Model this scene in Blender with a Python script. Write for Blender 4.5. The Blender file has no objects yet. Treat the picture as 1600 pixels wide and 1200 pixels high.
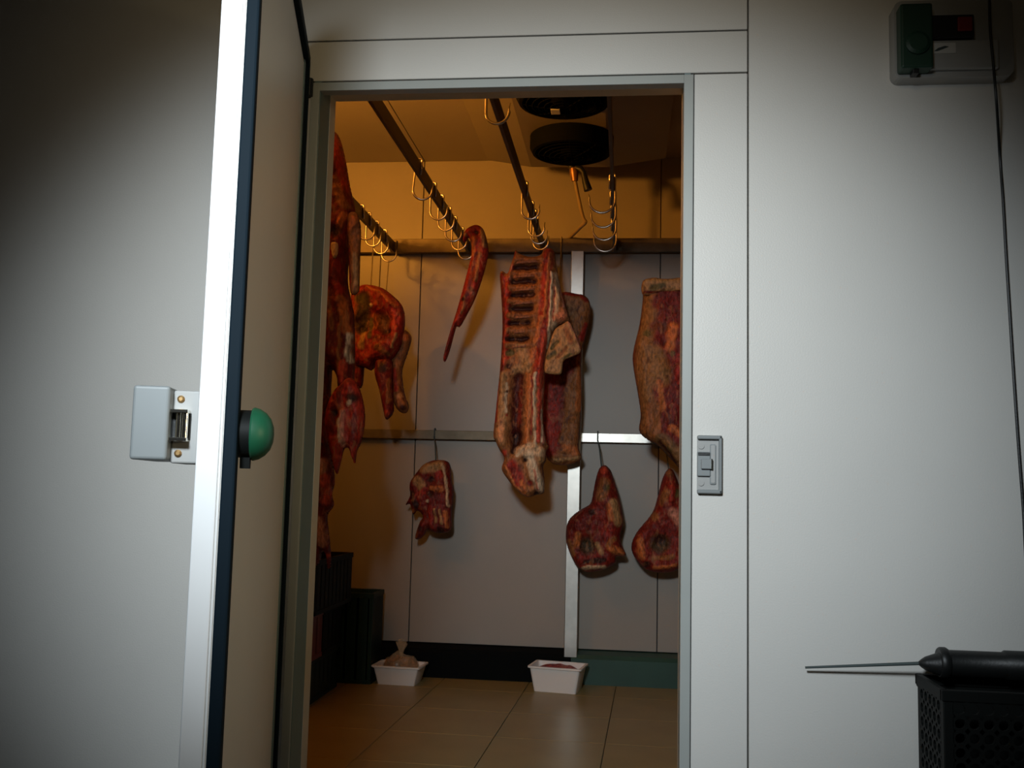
import bpy, bmesh, math, random
import numpy as np
from mathutils import Vector, Matrix, noise
S = bpy.context.scene
random.seed(7)
COL = S.collection
PI = math.pi

# ------------------------------------------------------------------ camera
FPX = 1555.0
YAW, PITCH, ROLL = math.radians(6.5), math.atan(160/1555), math.radians(1.4)
EYE, DIST = 1.02, 2.6
_f = Vector((-math.sin(YAW)*math.cos(PITCH), math.cos(YAW)*math.cos(PITCH), math.sin(PITCH)))
_r0 = Vector((math.cos(YAW), math.sin(YAW), 0)); _u0 = _r0.cross(_f)
_c, _s = math.cos(ROLL), math.sin(ROLL)
_R = _r0*_c + _u0*_s; _U = _u0*_c - _r0*_s
CAM = Vector((0, -DIST, EYE))
cd = bpy.data.cameras.new('camera'); cam = bpy.data.objects.new('camera', cd); COL.objects.link(cam)
cd.sensor_fit = 'HORIZONTAL'; cd.sensor_width = 36; cd.lens = 36*FPX/1600; cd.clip_start = .02; cd.clip_end = 100
m3 = Matrix((_R, _U, -_f)).transposed()
cam.matrix_world = Matrix.Translation(CAM) @ m3.to_4x4()
S.camera = cam

def ray(px, py): return _f + _R*((px-800)/FPX) + _U*((600-py)/FPX)
def atY(px, py, Y): d = ray(px, py); return CAM + d*((Y+DIST)/d.y)
def atZ(px, py, Z): d = ray(px, py); return CAM + d*((Z-EYE)/d.z)

# ------------------------------------------------------------------ world, light, exposure
w = bpy.data.worlds.new('world'); S.world = w; w.use_nodes = True
w.node_tree.nodes['Background'].inputs[0].default_value = (1, .80, .55, 1)
w.node_tree.nodes['Background'].inputs[1].default_value = .006
S.view_settings.view_transform = 'Standard'; S.view_settings.look = 'None'
S.view_settings.exposure = 0; S.view_settings.gamma = 1; S.view_settings.use_curve_mapping = False

def spot(name, loc, target, watts, color, angle, blend, radius):
    l = bpy.data.lights.new(name, 'SPOT'); l.energy = watts; l.color = color
    l.spot_size = math.radians(angle); l.spot_blend = blend; l.shadow_soft_size = radius
    o = bpy.data.objects.new(name, l); COL.objects.link(o); o.location = loc
    o.rotation_euler = (Vector(target)-Vector(loc)).to_track_quat('-Z', 'Y').to_euler()
    return o
# cool light of the lit yard behind the photographer, high enough for the door head to shade the upper back wall,
# then two added warm fills, for the upper wall and the open door's inner face
k = spot('daylight_vignette_spot', (-.42, -2.65, 1.94), atY(800, 672, 0), 248, (.84, .94, 1.0), 57.5, .92, .16)
k.scale = (1.20, 1, 1)  # cone widened to an oval so its soft edge imitates lens vignetting
k = spot('upper_wall_fill', (-.1, -2.5, 2.35), atY(770, 250, 0), 24, (1, .76, .42), 64, 1, .2)
k = spot('door_fill', (1.6, -1.6, 1.35), (-.75, -.62, 1.22), 37, (1, .78, .44), 50, 1, .2)

# ------------------------------------------------------------------ materials
def mat(name, col, rough=.5, metal=0, bump=0, bscale=60, var=0, vscale=8, spec=.5, stretch=None):
    m = bpy.data.materials.new(name); m.use_nodes = True
    nt = m.node_tree; b = nt.nodes['Principled BSDF']
    b.inputs['Base Color'].default_value = (*col, 1); b.inputs['Roughness'].default_value = rough
    b.inputs['Metallic'].default_value = metal; b.inputs['Specular IOR Level'].default_value = spec
    tc = nt.nodes.new('ShaderNodeTexCoord'); vec = tc.outputs['Object']
    if stretch:
        mp = nt.nodes.new('ShaderNodeMapping'); mp.inputs['Scale'].default_value = stretch
        nt.links.new(vec, mp.inputs[0]); vec = mp.outputs[0]
    if var:
        n = nt.nodes.new('ShaderNodeTexNoise'); n.inputs['Scale'].default_value = vscale; n.inputs['Detail'].default_value = 5
        nt.links.new(vec, n.inputs['Vector'])
        mr = nt.nodes.new('ShaderNodeMapRange'); mr.inputs[1].default_value = .3; mr.inputs[2].default_value = .7
        mr.inputs[3].default_value = 1-var; mr.inputs[4].default_value = 1+var
        nt.links.new(n.outputs['Fac'], mr.inputs[0])
        mx = nt.nodes.new('ShaderNodeVectorMath'); mx.operation = 'SCALE'; mx.inputs[0].default_value = col
        nt.links.new(mr.outputs[0], mx.inputs['Scale']); nt.links.new(mx.outputs[0], b.inputs['Base Color'])
    if bump:
        n = nt.nodes.new('ShaderNodeTexNoise'); n.inputs['Scale'].default_value = bscale; n.inputs['Detail'].default_value = 3
        nt.links.new(vec, n.inputs['Vector'])
        bp = nt.nodes.new('ShaderNodeBump'); bp.inputs['Strength'].default_value = bump; bp.inputs['Distance'].default_value = .004
        nt.links.new(n.outputs['Fac'], bp.inputs['Height']); nt.links.new(bp.outputs[0], b.inputs['Normal'])
    return m

def meat_material():
    m = bpy.data.materials.new('meat'); m.use_nodes = True
    nt = m.node_tree; b = nt.nodes['Principled BSDF']; L = nt.links
    at = nt.nodes.new('ShaderNodeAttribute'); at.attribute_name = 'Col'
    tc = nt.nodes.new('ShaderNodeTexCoord')
    mp = nt.nodes.new('ShaderNodeMapping'); mp.inputs['Scale'].default_value = (1, 1, .5); L.new(tc.outputs['Object'], mp.inputs[0])
    n1 = nt.nodes.new('ShaderNodeTexNoise'); n1.inputs['Scale'].default_value = 95; n1.inputs['Detail'].default_value = 4; L.new(mp.outputs[0], n1.inputs['Vector'])
    mr = nt.nodes.new('ShaderNodeMapRange'); mr.inputs[1].default_value = .32; mr.inputs[2].default_value = .68; mr.inputs[3].default_value = .46; mr.inputs[4].default_value = 1.16
    L.new(n1.outputs['Fac'], mr.inputs[0])
    sc = nt.nodes.new('ShaderNodeVectorMath'); sc.operation = 'SCALE'; L.new(at.outputs['Color'], sc.inputs[0]); L.new(mr.outputs[0], sc.inputs['Scale'])
    # thin pale sinew and fat seams
    n2 = nt.nodes.new('ShaderNodeTexNoise'); n2.inputs['Scale'].default_value = 26; n2.inputs['Detail'].default_value = 3; n2.inputs['Distortion'].default_value = 1.2; L.new(mp.outputs[0], n2.inputs['Vector'])
    rp = nt.nodes.new('ShaderNodeValToRGB'); e = rp.color_ramp.elements
    e[0].position = .485; e[0].color = (0, 0, 0, 1); e[1].position = .50; e[1].color = (1, 1, 1, 1)
    k = e.new(.515); k.color = (0, 0, 0, 1)
    L.new(n2.outputs['Fac'], rp.inputs[0])
    mu = nt.nodes.new('ShaderNodeMath'); mu.operation = 'MULTIPLY'; mu.inputs[1].default_value = .14; L.new(rp.outputs[0], mu.inputs[0])
    mx = nt.nodes.new('ShaderNodeMix'); mx.data_type = 'RGBA'; L.new(mu.outputs[0], mx.inputs[0]); L.new(sc.outputs[0], mx.inputs[6]); mx.inputs[7].default_value = (.42, .20, .11, 1)
    L.new(mx.outputs[2], b.inputs['Base Color'])
    # broader pale and dark blotches
    src = mx.outputs[2]
    for scl, lo_, hi_, col_, amt in ((34, .56, .64, (.52, .22, .09, 1), .24), (27, .42, .35, (.05, .006, .004, 1), .55)):
        n3 = nt.nodes.new('ShaderNodeTexNoise'); n3.inputs['Scale'].default_value = scl; n3.inputs['Detail'].default_value = 4; n3.inputs['Distortion'].default_value = .6; L.new(mp.outputs[0], n3.inputs['Vector'])
        m4 = nt.nodes.new('ShaderNodeMapRange'); m4.inputs[1].default_value = lo_; m4.inputs[2].default_value = hi_; m4.inputs[3].default_value = 0; m4.inputs[4].default_value = amt; L.new(n3.outputs['Fac'], m4.inputs[0])
        m5 = nt.nodes.new('ShaderNodeMix'); m5.data_type = 'RGBA'; L.new(m4.outputs[0], m5.inputs[0]); L.new(src, m5.inputs[6]); m5.inputs[7].default_value = col_; src = m5.outputs[2]
    L.new(src, b.inputs['Base Color'])
    b.inputs['Roughness'].default_value = .55; b.inputs['Specular IOR Level'].default_value = .25
    bp = nt.nodes.new('ShaderNodeBump'); bp.inputs['Strength'].default_value = .7; bp.inputs['Distance'].default_value = .006
    L.new(n1.outputs['Fac'], bp.inputs['Height']); L.new(bp.outputs[0], b.inputs['Normal'])
    return m

M = dict(
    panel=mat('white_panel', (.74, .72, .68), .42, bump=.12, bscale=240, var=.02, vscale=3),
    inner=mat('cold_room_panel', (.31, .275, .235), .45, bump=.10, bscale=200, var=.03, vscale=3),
    gap=mat('joint', (.05, .05, .06), .8),
    alu=mat('white_aluminium', (.86, .87, .88), .35, var=.02),
    frame=mat('grey_frame', (.40, .42, .40), .4, var=.03),
    teal=mat('teal_frame', (.17, .25, .26), .45, var=.05),
    cream=mat('cream_jamb', (.68, .63, .52), .5, var=.03),
    rubber=mat('dark_gasket', (.004, .011, .018), .7, spec=.12),
    black=mat('black_plastic', (.008, .009, .009), .45, bump=.1, bscale=150),
    darkgreen=mat('dark_green_plastic', (.012, .05, .03), .5, var=.1),
    green=mat('green_knob', (.007, .075, .034), .45, var=.08, vscale=30),
    grey=mat('grey_plastic', (.24, .26, .265), .45, var=.03),
    lgrey=mat('light_grey_plastic', (.38, .38, .37), .45, var=.03),
    steel=mat('steel', (.72, .66, .60), .25, 1, var=.1, vscale=25),
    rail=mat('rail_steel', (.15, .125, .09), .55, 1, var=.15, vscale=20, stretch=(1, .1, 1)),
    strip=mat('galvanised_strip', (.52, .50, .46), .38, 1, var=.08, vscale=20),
    chrome=mat('chrome', (.85, .82, .74), .12, 1),
    tile=mat('floor_tile', (.26, .20, .08), .38, bump=.05, bscale=40, var=.08, vscale=5),
    grout=mat('grout', (.06, .05, .03), .9),
    concrete=mat('concrete', (.30, .29, .27), .8, var=.12, vscale=4),
    curb=mat('green_curb', (.016, .06, .043), .5, var=.12, vscale=6), curbdark=mat('dark_curb', (.003, .004, .004), .9, spec=.1),
    fanblack=mat('fan_black', (.003, .0035, .003), .8, spec=.05), crateblack=mat('crate_black', (.005, .006, .0055), .6, spec=.15), tub=mat('white_tub', (.78, .74, .70), .4),
    cooler=mat('cooler_casing', (.26, .225, .16), .45, var=.03),
    crategreen=mat('crate_green', (.005, .022, .012), .55, spec=.3, var=.15), red=mat('red_plastic', (.20, .012, .010), .45),
    copper=mat('copper_pipe', (.35, .17, .08), .4, .6, var=.1),
    pipe=mat('drain_pipe_plastic', (.30, .22, .12), .5),
    brass=mat('brass_screw', (.45, .28, .12), .35, .8),
    label=mat('pale_label', (.62, .62, .60), .5),
    mark=mat('label_print', (.05, .07, .07), .6),
    meat=meat_material())
bulb = bpy.data.materials.new('lamp_glass'); bulb.use_nodes = True
_b = bulb.node_tree.nodes['Principled BSDF']; _b.inputs['Emission Color'].default_value = (1, .5, .12, 1); _b.inputs['Emission Strength'].default_value = 4
M['bulb'] = bulb
bag = bpy.data.materials.new('clear_bag'); bag.use_nodes = True
_b = bag.node_tree.nodes['Principled BSDF']; _b.inputs['Base Color'].default_value = (.62, .47, .30, 1); _b.inputs['Roughness'].default_value = .2; _b.inputs['Alpha'].default_value = .30
M['bag'] = bag

# ------------------------------------------------------------------ mesh helpers
class MB:
    def __init__(s): s.bm = bmesh.new()
    def box(s, a, b, bev=0, seg=2):
        a, b = Vector(a), Vector(b)
        bm = bmesh.new(); bmesh.ops.create_cube(bm, size=1)
        for v in bm.verts: v.co = Vector([(a[i]+b[i])/2 + v.co[i]*(b[i]-a[i]) for i in range(3)])
        if bev: bmesh.ops.bevel(bm, geom=bm.edges[:], offset=bev, segments=seg, affect='EDGES', profile=.5)
        s.add(bm); return s
    def add(s, bm):
        me = bpy.data.meshes.new('tmp'); bm.to_mesh(me); bm.free(); s.bm.from_mesh(me); bpy.data.meshes.remove(me)
    def tube(s, pts, r, n=8, caps=True):
        pts = [Vector(p) for p in pts]; rs = r if isinstance(r, (list, tuple)) else [r]*len(pts)
        up = None; rings = []
        for i, p in enumerate(pts):
            t = (pts[min(i+1, len(pts)-1)] - pts[max(i-1, 0)]).normalized()
            if up is None: up = t.orthogonal().normalized()
            up = (up - t*up.dot(t)); up = up.normalized() if up.length > 1e-6 else t.orthogonal().normalized()
            q = t.cross(up)
            rings.append([s.bm.verts.new(p + (up*math.cos(2*PI*k/n) + q*math.sin(2*PI*k/n))*rs[i]) for k in range(n)])
        for a, b in zip(rings, rings[1:]):
            for k in range(n): s.bm.faces.new((a[k], a[(k+1) % n], b[(k+1) % n], b[k]))
        if caps: s.bm.faces.new(rings[0][::-1]); s.bm.faces.new(rings[-1])
        return s
    def lathe(s, prof, origin=(0, 0, 0), axis=(0, 0, 1), n=28):
        origin = Vector(origin); ax = Vector(axis).normalized(); u = ax.orthogonal().normalized(); v = ax.cross(u); rings = []
        for r, h in prof:
            rings.append([s.bm.verts.new(origin + ax*h + (u*math.cos(2*PI*k/n)+v*math.sin(2*PI*k/n))*max(r, 1e-4)) for k in range(n)])
        for a, b in zip(rings, rings[1:]):
            for k in range(n): s.bm.faces.new((a[k], a[(k+1) % n], b[(k+1) % n], b[k]))
        s.bm.faces.new(rings[0][::-1]); s.bm.faces.new(rings[-1]); return s
    def prism(s, poly, h0, h1, axis='Y'):
        def P(u, v, h): return {'Y': (u, h, v), 'Z': (u, v, h), 'X': (h, u, v)}[axis]
        a = [s.bm.verts.new(P(u, v, h0)) for u, v in poly]; b = [s.bm.verts.new(P(u, v, h1)) for u, v in poly]; n = len(poly)
        s.bm.faces.new(a[::-1]); s.bm.faces.new(b)
        for k in range(n): s.bm.faces.new((a[k], a[(k+1) % n], b[(k+1) % n], b[k]))
        return s
    def build(s, name, material, parent=None, smooth=False):
        bmesh.ops.recalc_face_normals(s.bm, faces=s.bm.faces)
        me = bpy.data.meshes.new(name); s.bm.to_mesh(me); s.bm.free()
        me.materials.append(material); return link(name, me, parent, smooth)
def link(name, me, parent=None, smooth=False):
    if smooth:
        me.shade_smooth()
        try: me.set_sharp_from_angle(angle=math.radians(40))
        except Exception: pass
    o = bpy.data.objects.new(name, me); COL.objects.link(o)
    if parent: o.parent = parent
    return o
def tag(o, label=None, cat=None, group=None, kind=None):
    for k, v in (('label', label), ('category', cat), ('group', group), ('kind', kind)):
        if v: o[k] = v
    return o
def thing(name, label, cat, loc=(0, 0, 0), rz=0, group=None):
    o = bpy.data.objects.new(name, None); COL.objects.link(o); o.empty_display_size = .1
    o.location = loc; o.rotation_euler = (0, 0, rz); return tag(o, label, cat, group)
def struct(o, label=None): return tag(o, label, None, None, 'structure')
def rrect(x0, y0, x1, y1, r, n=5):
    out = []
    for cx, cy, a in ((x1-r, y1-r, 0), (x0+r, y1-r, 90), (x0+r, y0+r, 180), (x1-r, y0+r, 270)):
        for k in range(n+1):
            t = math.radians(a+90*k/n); out.append((cx+r*math.cos(t), cy+r*math.sin(t)))
    return out
def kids(o): return [c for c in bpy.data.objects if c.parent == o]
def copy_tree(o, parent=None):
    c = o.copy(); COL.objects.link(c)
    if parent: c.parent = parent
    for k in kids(o): copy_tree(k, c)
    return c

# ------------------------------------------------------------------ front wall of the cold room
T = .14                       # panel thickness
YB = 2.85                     # back wall
ZC = 2.86                     # cold room ceiling
XL, XR = -1.95, 1.20
wf = bpy.data.objects.new('wall_front', None); COL.objects.link(wf); struct(wf, 'white insulated panel wall around the cold room doorway')
def panel(x0, z0, x1, z1, parent=wf, mt='panel', y0=0, y1=T-.012):
    return MB().box((x0, y0, z0), (x1, y1, z1), .0015, 1).build('panel', M[mt], parent)
g = .0022
panel(-2.9, 0, -1.05-g, 3.3)
panel(-1.05+g, 0, -.878, 2.131-g)
panel(-1.05+g, 2.249+g, .3155-g, 3.3)
panel(-1.05+g, 2.131+g, .3155-g, 2.249-g)
panel(.175, 0, .3155-g, 2.131-g)
panel(.3155+g, 0, 2.3, 3.3)
bk = MB(); bk.box((-2.9, T-.012, 0), (-.88, T-.004, 3.3)); bk.box((-.88, T-.012, 2.15), (.17, T-.004, 3.3)); bk.box((.17, T-.012, 0), (2.3, T-.004, 3.3))
bk.build('panel_joint', M['gap'], wf)
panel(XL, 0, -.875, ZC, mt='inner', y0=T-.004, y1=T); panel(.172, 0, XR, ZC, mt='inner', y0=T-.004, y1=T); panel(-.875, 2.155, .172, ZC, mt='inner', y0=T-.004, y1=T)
# door frame: flange, teal rebate, cream jamb
tr = bpy.data.objects.new('trim_1', None); COL.objects.link(tr); struct(tr, 'grey door frame with teal rebate and cream jamb')
FX0, FX1, FZ = -.880, .1725, 2.127
MB().box((FX0, -.006, 0), (-.855, .03, FZ), .002).box((.147, -.006, 0), (FX1, .03, FZ), .002).box((-.856, -.006, 2.1028), (.148, .03, FZ), .002).build('frame_flange', M['frame'], tr)
MB().box((-.870, .0, 0), (-.8535, .09, 2.132)).box((.1485, .0, 0), (.165, .09, 2.132)).box((-.870, .031, 2.1305), (.165, .09, 2.145)).build('rebate', M['teal'], tr)
MB().box((-.875, .09, 0), (-.8525, T+.002, 2.140)).box((.1495, .09, 0), (.172, T+.002, 2.140)).box((-.875, .09, 2.1300), (.172, T+.002, 2.155)).build('jamb', M['cream'], tr)
MB().box((-.853, .0, 0), (.148, T, .012), .003).build('threshold', M['strip'], tr)

# ------------------------------------------------------------------ cold room shell
def wallbox(name, a, b, m, label=None): o = MB().box(a, b).build(name, M[m]); struct(o, label); return o
wb = bpy.data.objects.new('wall_back', None); COL.objects.link(wb); struct(wb, 'pale panelled back wall of the cold room')
edges = [XL-.05, -1.155, .187, XR+.05]
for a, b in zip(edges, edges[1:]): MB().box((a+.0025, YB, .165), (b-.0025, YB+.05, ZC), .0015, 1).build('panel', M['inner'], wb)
MB().box((XL-.05, YB+.03, 0), (XR+.05, YB+.08, ZC)).build('panel_joint', M['gap'], wb)
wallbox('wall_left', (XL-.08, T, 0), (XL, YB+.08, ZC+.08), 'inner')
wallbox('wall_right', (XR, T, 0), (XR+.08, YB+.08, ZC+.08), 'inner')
ce = bpy.data.objects.new('ceiling', None); COL.objects.link(ce); struct(ce, 'panelled cold room ceiling')
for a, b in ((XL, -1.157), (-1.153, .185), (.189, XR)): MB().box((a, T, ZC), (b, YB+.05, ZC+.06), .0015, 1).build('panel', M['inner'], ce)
MB().box((XL, T, ZC+.05), (XR, YB+.05, ZC+.09)).build('panel_joint', M['gap'], ce)
cb = bpy.data.objects.new('baseboard_back', None); COL.objects.link(cb); struct(cb, 'plinth along the foot of the back wall, darker at left, green at right')
for xa, xb, m_ in ((XL, -.262, 'curbdark'), (-.262, XR, 'curb')):  # left stretch gets a darker colour than the right
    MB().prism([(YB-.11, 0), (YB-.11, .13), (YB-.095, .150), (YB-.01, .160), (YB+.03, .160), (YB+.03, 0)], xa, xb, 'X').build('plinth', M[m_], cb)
# floor with single tiles
fl = bpy.data.objects.new('floor', None); COL.objects.link(fl); struct(fl, 'beige tiled cold room floor')
MB().box((XL, T-.1, -.05), (XR, YB+.05, -.006)).build('grout_bed', M['grout'], fl)
tile_me = None; ang = math.radians(-1.7)
tw = .452
for i in range(-5, 5):
    for j in range(-3, 4):
        lx, ly = -.05 + (i+.5)*tw, 1.55 + (j+.5)*tw
        x = -.05 + (lx+.05)*math.cos(ang) - (ly-1.9)*math.sin(ang)*1; y = ly + (lx+.05)*math.sin(ang)
        if not (XL+.17 < x < XR-.17 and .12 < y - tw/2 + .04 and y + tw/2 < YB+.1): continue
        if tile_me is None:
            o = MB().box((-tw/2+.0016, -tw/2+.0012, -.008), (tw/2-.0016, tw/2-.0012, 0), .001, 1).build('tile', M['tile'], fl); tile_me = o.data
        else: o = link('tile', tile_me, fl)
        o.location = (x, y, 0); o.rotation_euler = (0, 0, ang)
yd = MB().box((-2.9, -3.6, -.06), (2.3, 0, -.002)).build('floor_outside', M['concrete']); struct(yd, 'concrete floor in front of the cold room')

# ------------------------------------------------------------------ the open door
du = Vector((.2418, -.9703, 0)).normalized()
dr = bpy.data.objects.new('door_1', None); COL.objects.link(dr); struct(dr, 'open white insulated cold room door seen edge on')
dr.location = (-.893, -.025, 0); dr.rotation_euler = (0, 0, math.atan2(du.y, du.x))
# local: x towards the free edge, -y outer side, +y inner (room) side; inner face at y=0
DL, DZ0, DZ1 = 1.05, .02, 2.195
def DY(y): return -y
MB().box((.0, -.048, DZ0), (DL-.002, -.001, DZ1), .002).build('slab', M['panel'], dr)
MB().box((.03, -.003, DZ0+.03), (DL-.03, .001, DZ1-.04), .001).build('inner_panel', M['panel'], dr)
MB().box((DL-.004, -.049, DZ0), (DL+.002, -.0135, DZ1), .002).build('edge_profile', M['alu'], dr)
MB().box((DL-.004, -.0118, DZ0), (DL+.001, -.0090, DZ1), .0005, 1).build('edge_bead', M['alu'], dr)
gk = MB().box((DL-.03, -.0085, DZ0), (DL, .014, DZ1), .004).box((.0, -.0085, DZ0), (.022, .014, DZ1), .004).box((.022, -.0085, DZ1-.028), (DL-.03, .014, DZ1), .004).box((.022, -.0085, DZ0), (DL-.03, .014, DZ0+.028), .004)
gk.build('gasket', M['rubber'], dr)
MB().box((.022, -.001, DZ0), (.05, .004, DZ1-.03), .001).build('gasket_carrier', M['teal'], dr)
for z in (2.085,):
    MB().lathe([(.012, 0), (.012, .05)], (-.012, .012, z), n=14).box((-.03, -.0, z+.01), (.02, .01, z+.04), .002).build('hinge', M['black'], dr)
# latch handle on the outer side
hz0, hz1 = 1.044, 1.162; hc = (hz0+hz1)/2
hd = MB().box((DL-.13, -.090, hz0), (DL-.004, -.048, hz1), .003).build('latch_handle', M['lgrey'], dr)
hd['label'] = 'grey roller latch handle on the outer side'
MB().box((DL-.16, -.147, hz0+.004), (DL+.026, -.090, hz1+.004), .005, 3).build('latch_housing', M['grey'], hd)
for za in (-.024, .021):
    MB().box((DL-.004, -.090, hc+za), (DL+.020, -.062, hc+za+.006), .001).build('roller_bracket', M['chrome'], hd)
MB().box((DL-.006, -.090, hc-.021), (DL-.0025, -.060, hc+.022)).build('roller_recess', M['black'], hd)
MB().lathe([(.0050, 0), (.0050, .042)], (DL+.012, -.067, hc-.0205), n=16).build('roller', M['chrome'], hd, True)
MB().lathe([(.0042, 0), (.0042, .042)], (DL+.008, -.078, hc-.0205), n=12).build('roller_pin', M['chrome'], hd, True)
for z in (hz0+.016, hz1-.014):
    MB().lathe([(.006, 0), (.006, .002), (.003, .0035)], (DL-.004, -.078, z), (1, 0, 0), 12).build('screw', M['brass'], hd)
# inner release knob
kx, kz = DL-.055, 1.097
kn = MB().lathe([(.040, 0), (.040, .031), (.020, .032)], (kx, 0, kz), (0, 1, 0), 32).build('release_knob', M['crateblack'], dr, True)
MB().lathe([(.0435, .031), (.045, .034), (.0425, .043), (.036, .053), (.0265, .061), (.014, .0655), (.001, .067)], (kx, 0, kz), (0, 1, 0), 40).build('knob_cap', M['green'], kn, True)['label'] = 'green domed cap'
MB().prism([(kx-.012, kz-.03), (kx+.012, kz-.03), (kx+.007, kz-.058), (kx-.007, kz-.058)], .014, .030).build('knob_tab', M['crateblack'], kn)

# ------------------------------------------------------------------ strike plate
st = thing('strike_plate', 'grey plastic latch strike plate on wall right of the doorway', 'strike plate', (.2175, 0, 1.088))
MB().prism(rrect(-.031, -.074, .031, .074, .008), -.006, 0).build('base', M['lgrey'], st)
rim = MB().box((.023, -.020, -.074), (.031, -.0, .074), .003).box((-.031, -.020, .064), (.031, -.0, .074), .003).box((-.031, -.020, -.074), (.031, -.0, -.064), .003)
rim.build('rim', M['grey'], st)
MB().prism(rrect(.001, -.050, .016, .052, .003), -.011, -.004).build('slot_plate', M['grey'], st)
MB().prism(rrect(.0035, -.047, .0135, .049, .003), -.013, -.010).build('slot_cover', M['lgrey'], st)
MB().box((-.031, -.016, -.030), (.002, -.005, .032), .002).build('latch_housing', M['grey'], st)
MB().box((-.029, -.018, .022), (.000, -.015, .030), .001).build('housing_gap', M['black'], st)
MB().box((-.022, -.026, -.012), (.006, -.006, .014), .002).build('keeper', M['grey'], st)
MB().box((.003, -.0275, -.012), (.0065, -.014, .014), .0008).build('keeper_edge', M['chrome'], st)
for z in (.047, -.047): MB().lathe([(.008, 0), (.008, .003)], (-.021, -.006, z), (0, -1, 0), 16).build('screw_cap', M['lgrey'], st)

# ------------------------------------------------------------------ socket box, cable
p0, p1 = atY(1390, 10, 0), atY(1572, 137, 0)
sb = thing('socket_box', 'grey wall socket box with green cover and red switch, high right of doorway', 'socket box', ((p0.x+p1.x)/2, 0, (p0.z+p1.z)/2))
w_, h_ = .146, .103
MB().prism(rrect(-w_, -h_, w_, h_, .02), -.05, 0).build('back_box', M['lgrey'], sb)
MB().box((-w_+.004, -.095, -h_+.008), (-w_+.083, -.05, h_-.028), .006, 3).build('socket_cover', M['darkgreen'], sb)['label'] = 'dark green hinged cover'
MB().lathe([(.03, 0), (.03, .006), (.022, .010)], (-w_+.044, -.095, -.032), (0, -1, 0), 24).build('cover_ring', M['darkgreen'], sb)
MB().box((-w_+.035, -.085, -h_-.003), (-w_+.05, -.055, -h_+.010), .002).build('cover_catch', M['black'], sb)
MB().box((-w_+.079, -.078, -.010), (.043, -.05, .050), .004).build('switch_panel', M['black'], sb)
MB().box((-.0, -.086, .003), (.036, -.078, .040), .003).build('rocker_switch', M['red'], sb)['label'] = 'red rocker switch'
MB().box((-w_+.083, -.066, -.088), (.105, -.05, -.012), .004).build('lower_cover', M['lgrey'], sb)
MB().box((-w_+.088, -.068, -.048), (-.000, -.0655, -.020), .001).build('label_plate', M['label'], sb)
MB().prism([(-w_+.092, -.042), (-w_+.102, -.034), (-w_+.118, -.029), (-w_+.128, -.031), (-w_+.114, -.037), (-w_+.100, -.042)], -.0695, -.0675).build('label_mark', M['mark'], sb)
for x in (.0, .028): MB().tube([(x, -.025, h_), (x, -.02, h_+.5)], .007).build('conduit', M['lgrey'], sb)
cp = [atY(x, y, -.055) for x, y in ((1538, -160), (1545, -40), (1547, 40), (1552, 100), (1557, 160), (1562, 240), (1567, 310), (1572, 400), (1577, 480), (1582, 560), (1588, 650), (1593, 720), (1599, 800), (1603, 880), (1610, 1000))]
for i, p in enumerate(cp): p.y = -.012 - (.05 if 2 <= i <= 3 else 0)*0 if i > 4 else -.085
cp = [atY(x, y, p.y) for (x, y), p in zip(((1538, -160), (1545, -40), (1547, 40), (1552, 100), (1557, 160), (1562, 240), (1567, 310), (1572, 400), (1577, 480), (1582, 560), (1588, 650), (1593, 720), (1599, 800), (1603, 880), (1610, 1000)), cp)]
def smooth_pts(pts, n=6, closed=False):
    out = []; L = len(pts)
    rng = range(L if closed else L-1)
    for i in rng:
        if closed: a, b, c, d = pts[i-1], pts[i], pts[(i+1) % L], pts[(i+2) % L]
        else: a, b, c, d = pts[max(i-1, 0)], pts[i], pts[i+1], pts[min(i+2, L-1)]
        for k in range(n):
            t = k/n
            out.append(.5*((2*b)+(c-a)*t+(2*a-5*b+4*c-d)*t*t+(3*b-a-3*c+d)*t**3))
    if not closed: out.append(pts[-1])
    return out
tag(MB().tube(smooth_pts(cp), .0036).build('cable', M['black'], None, True), 'long thin black cable hanging down the wall at far right', 'cable')

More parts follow.
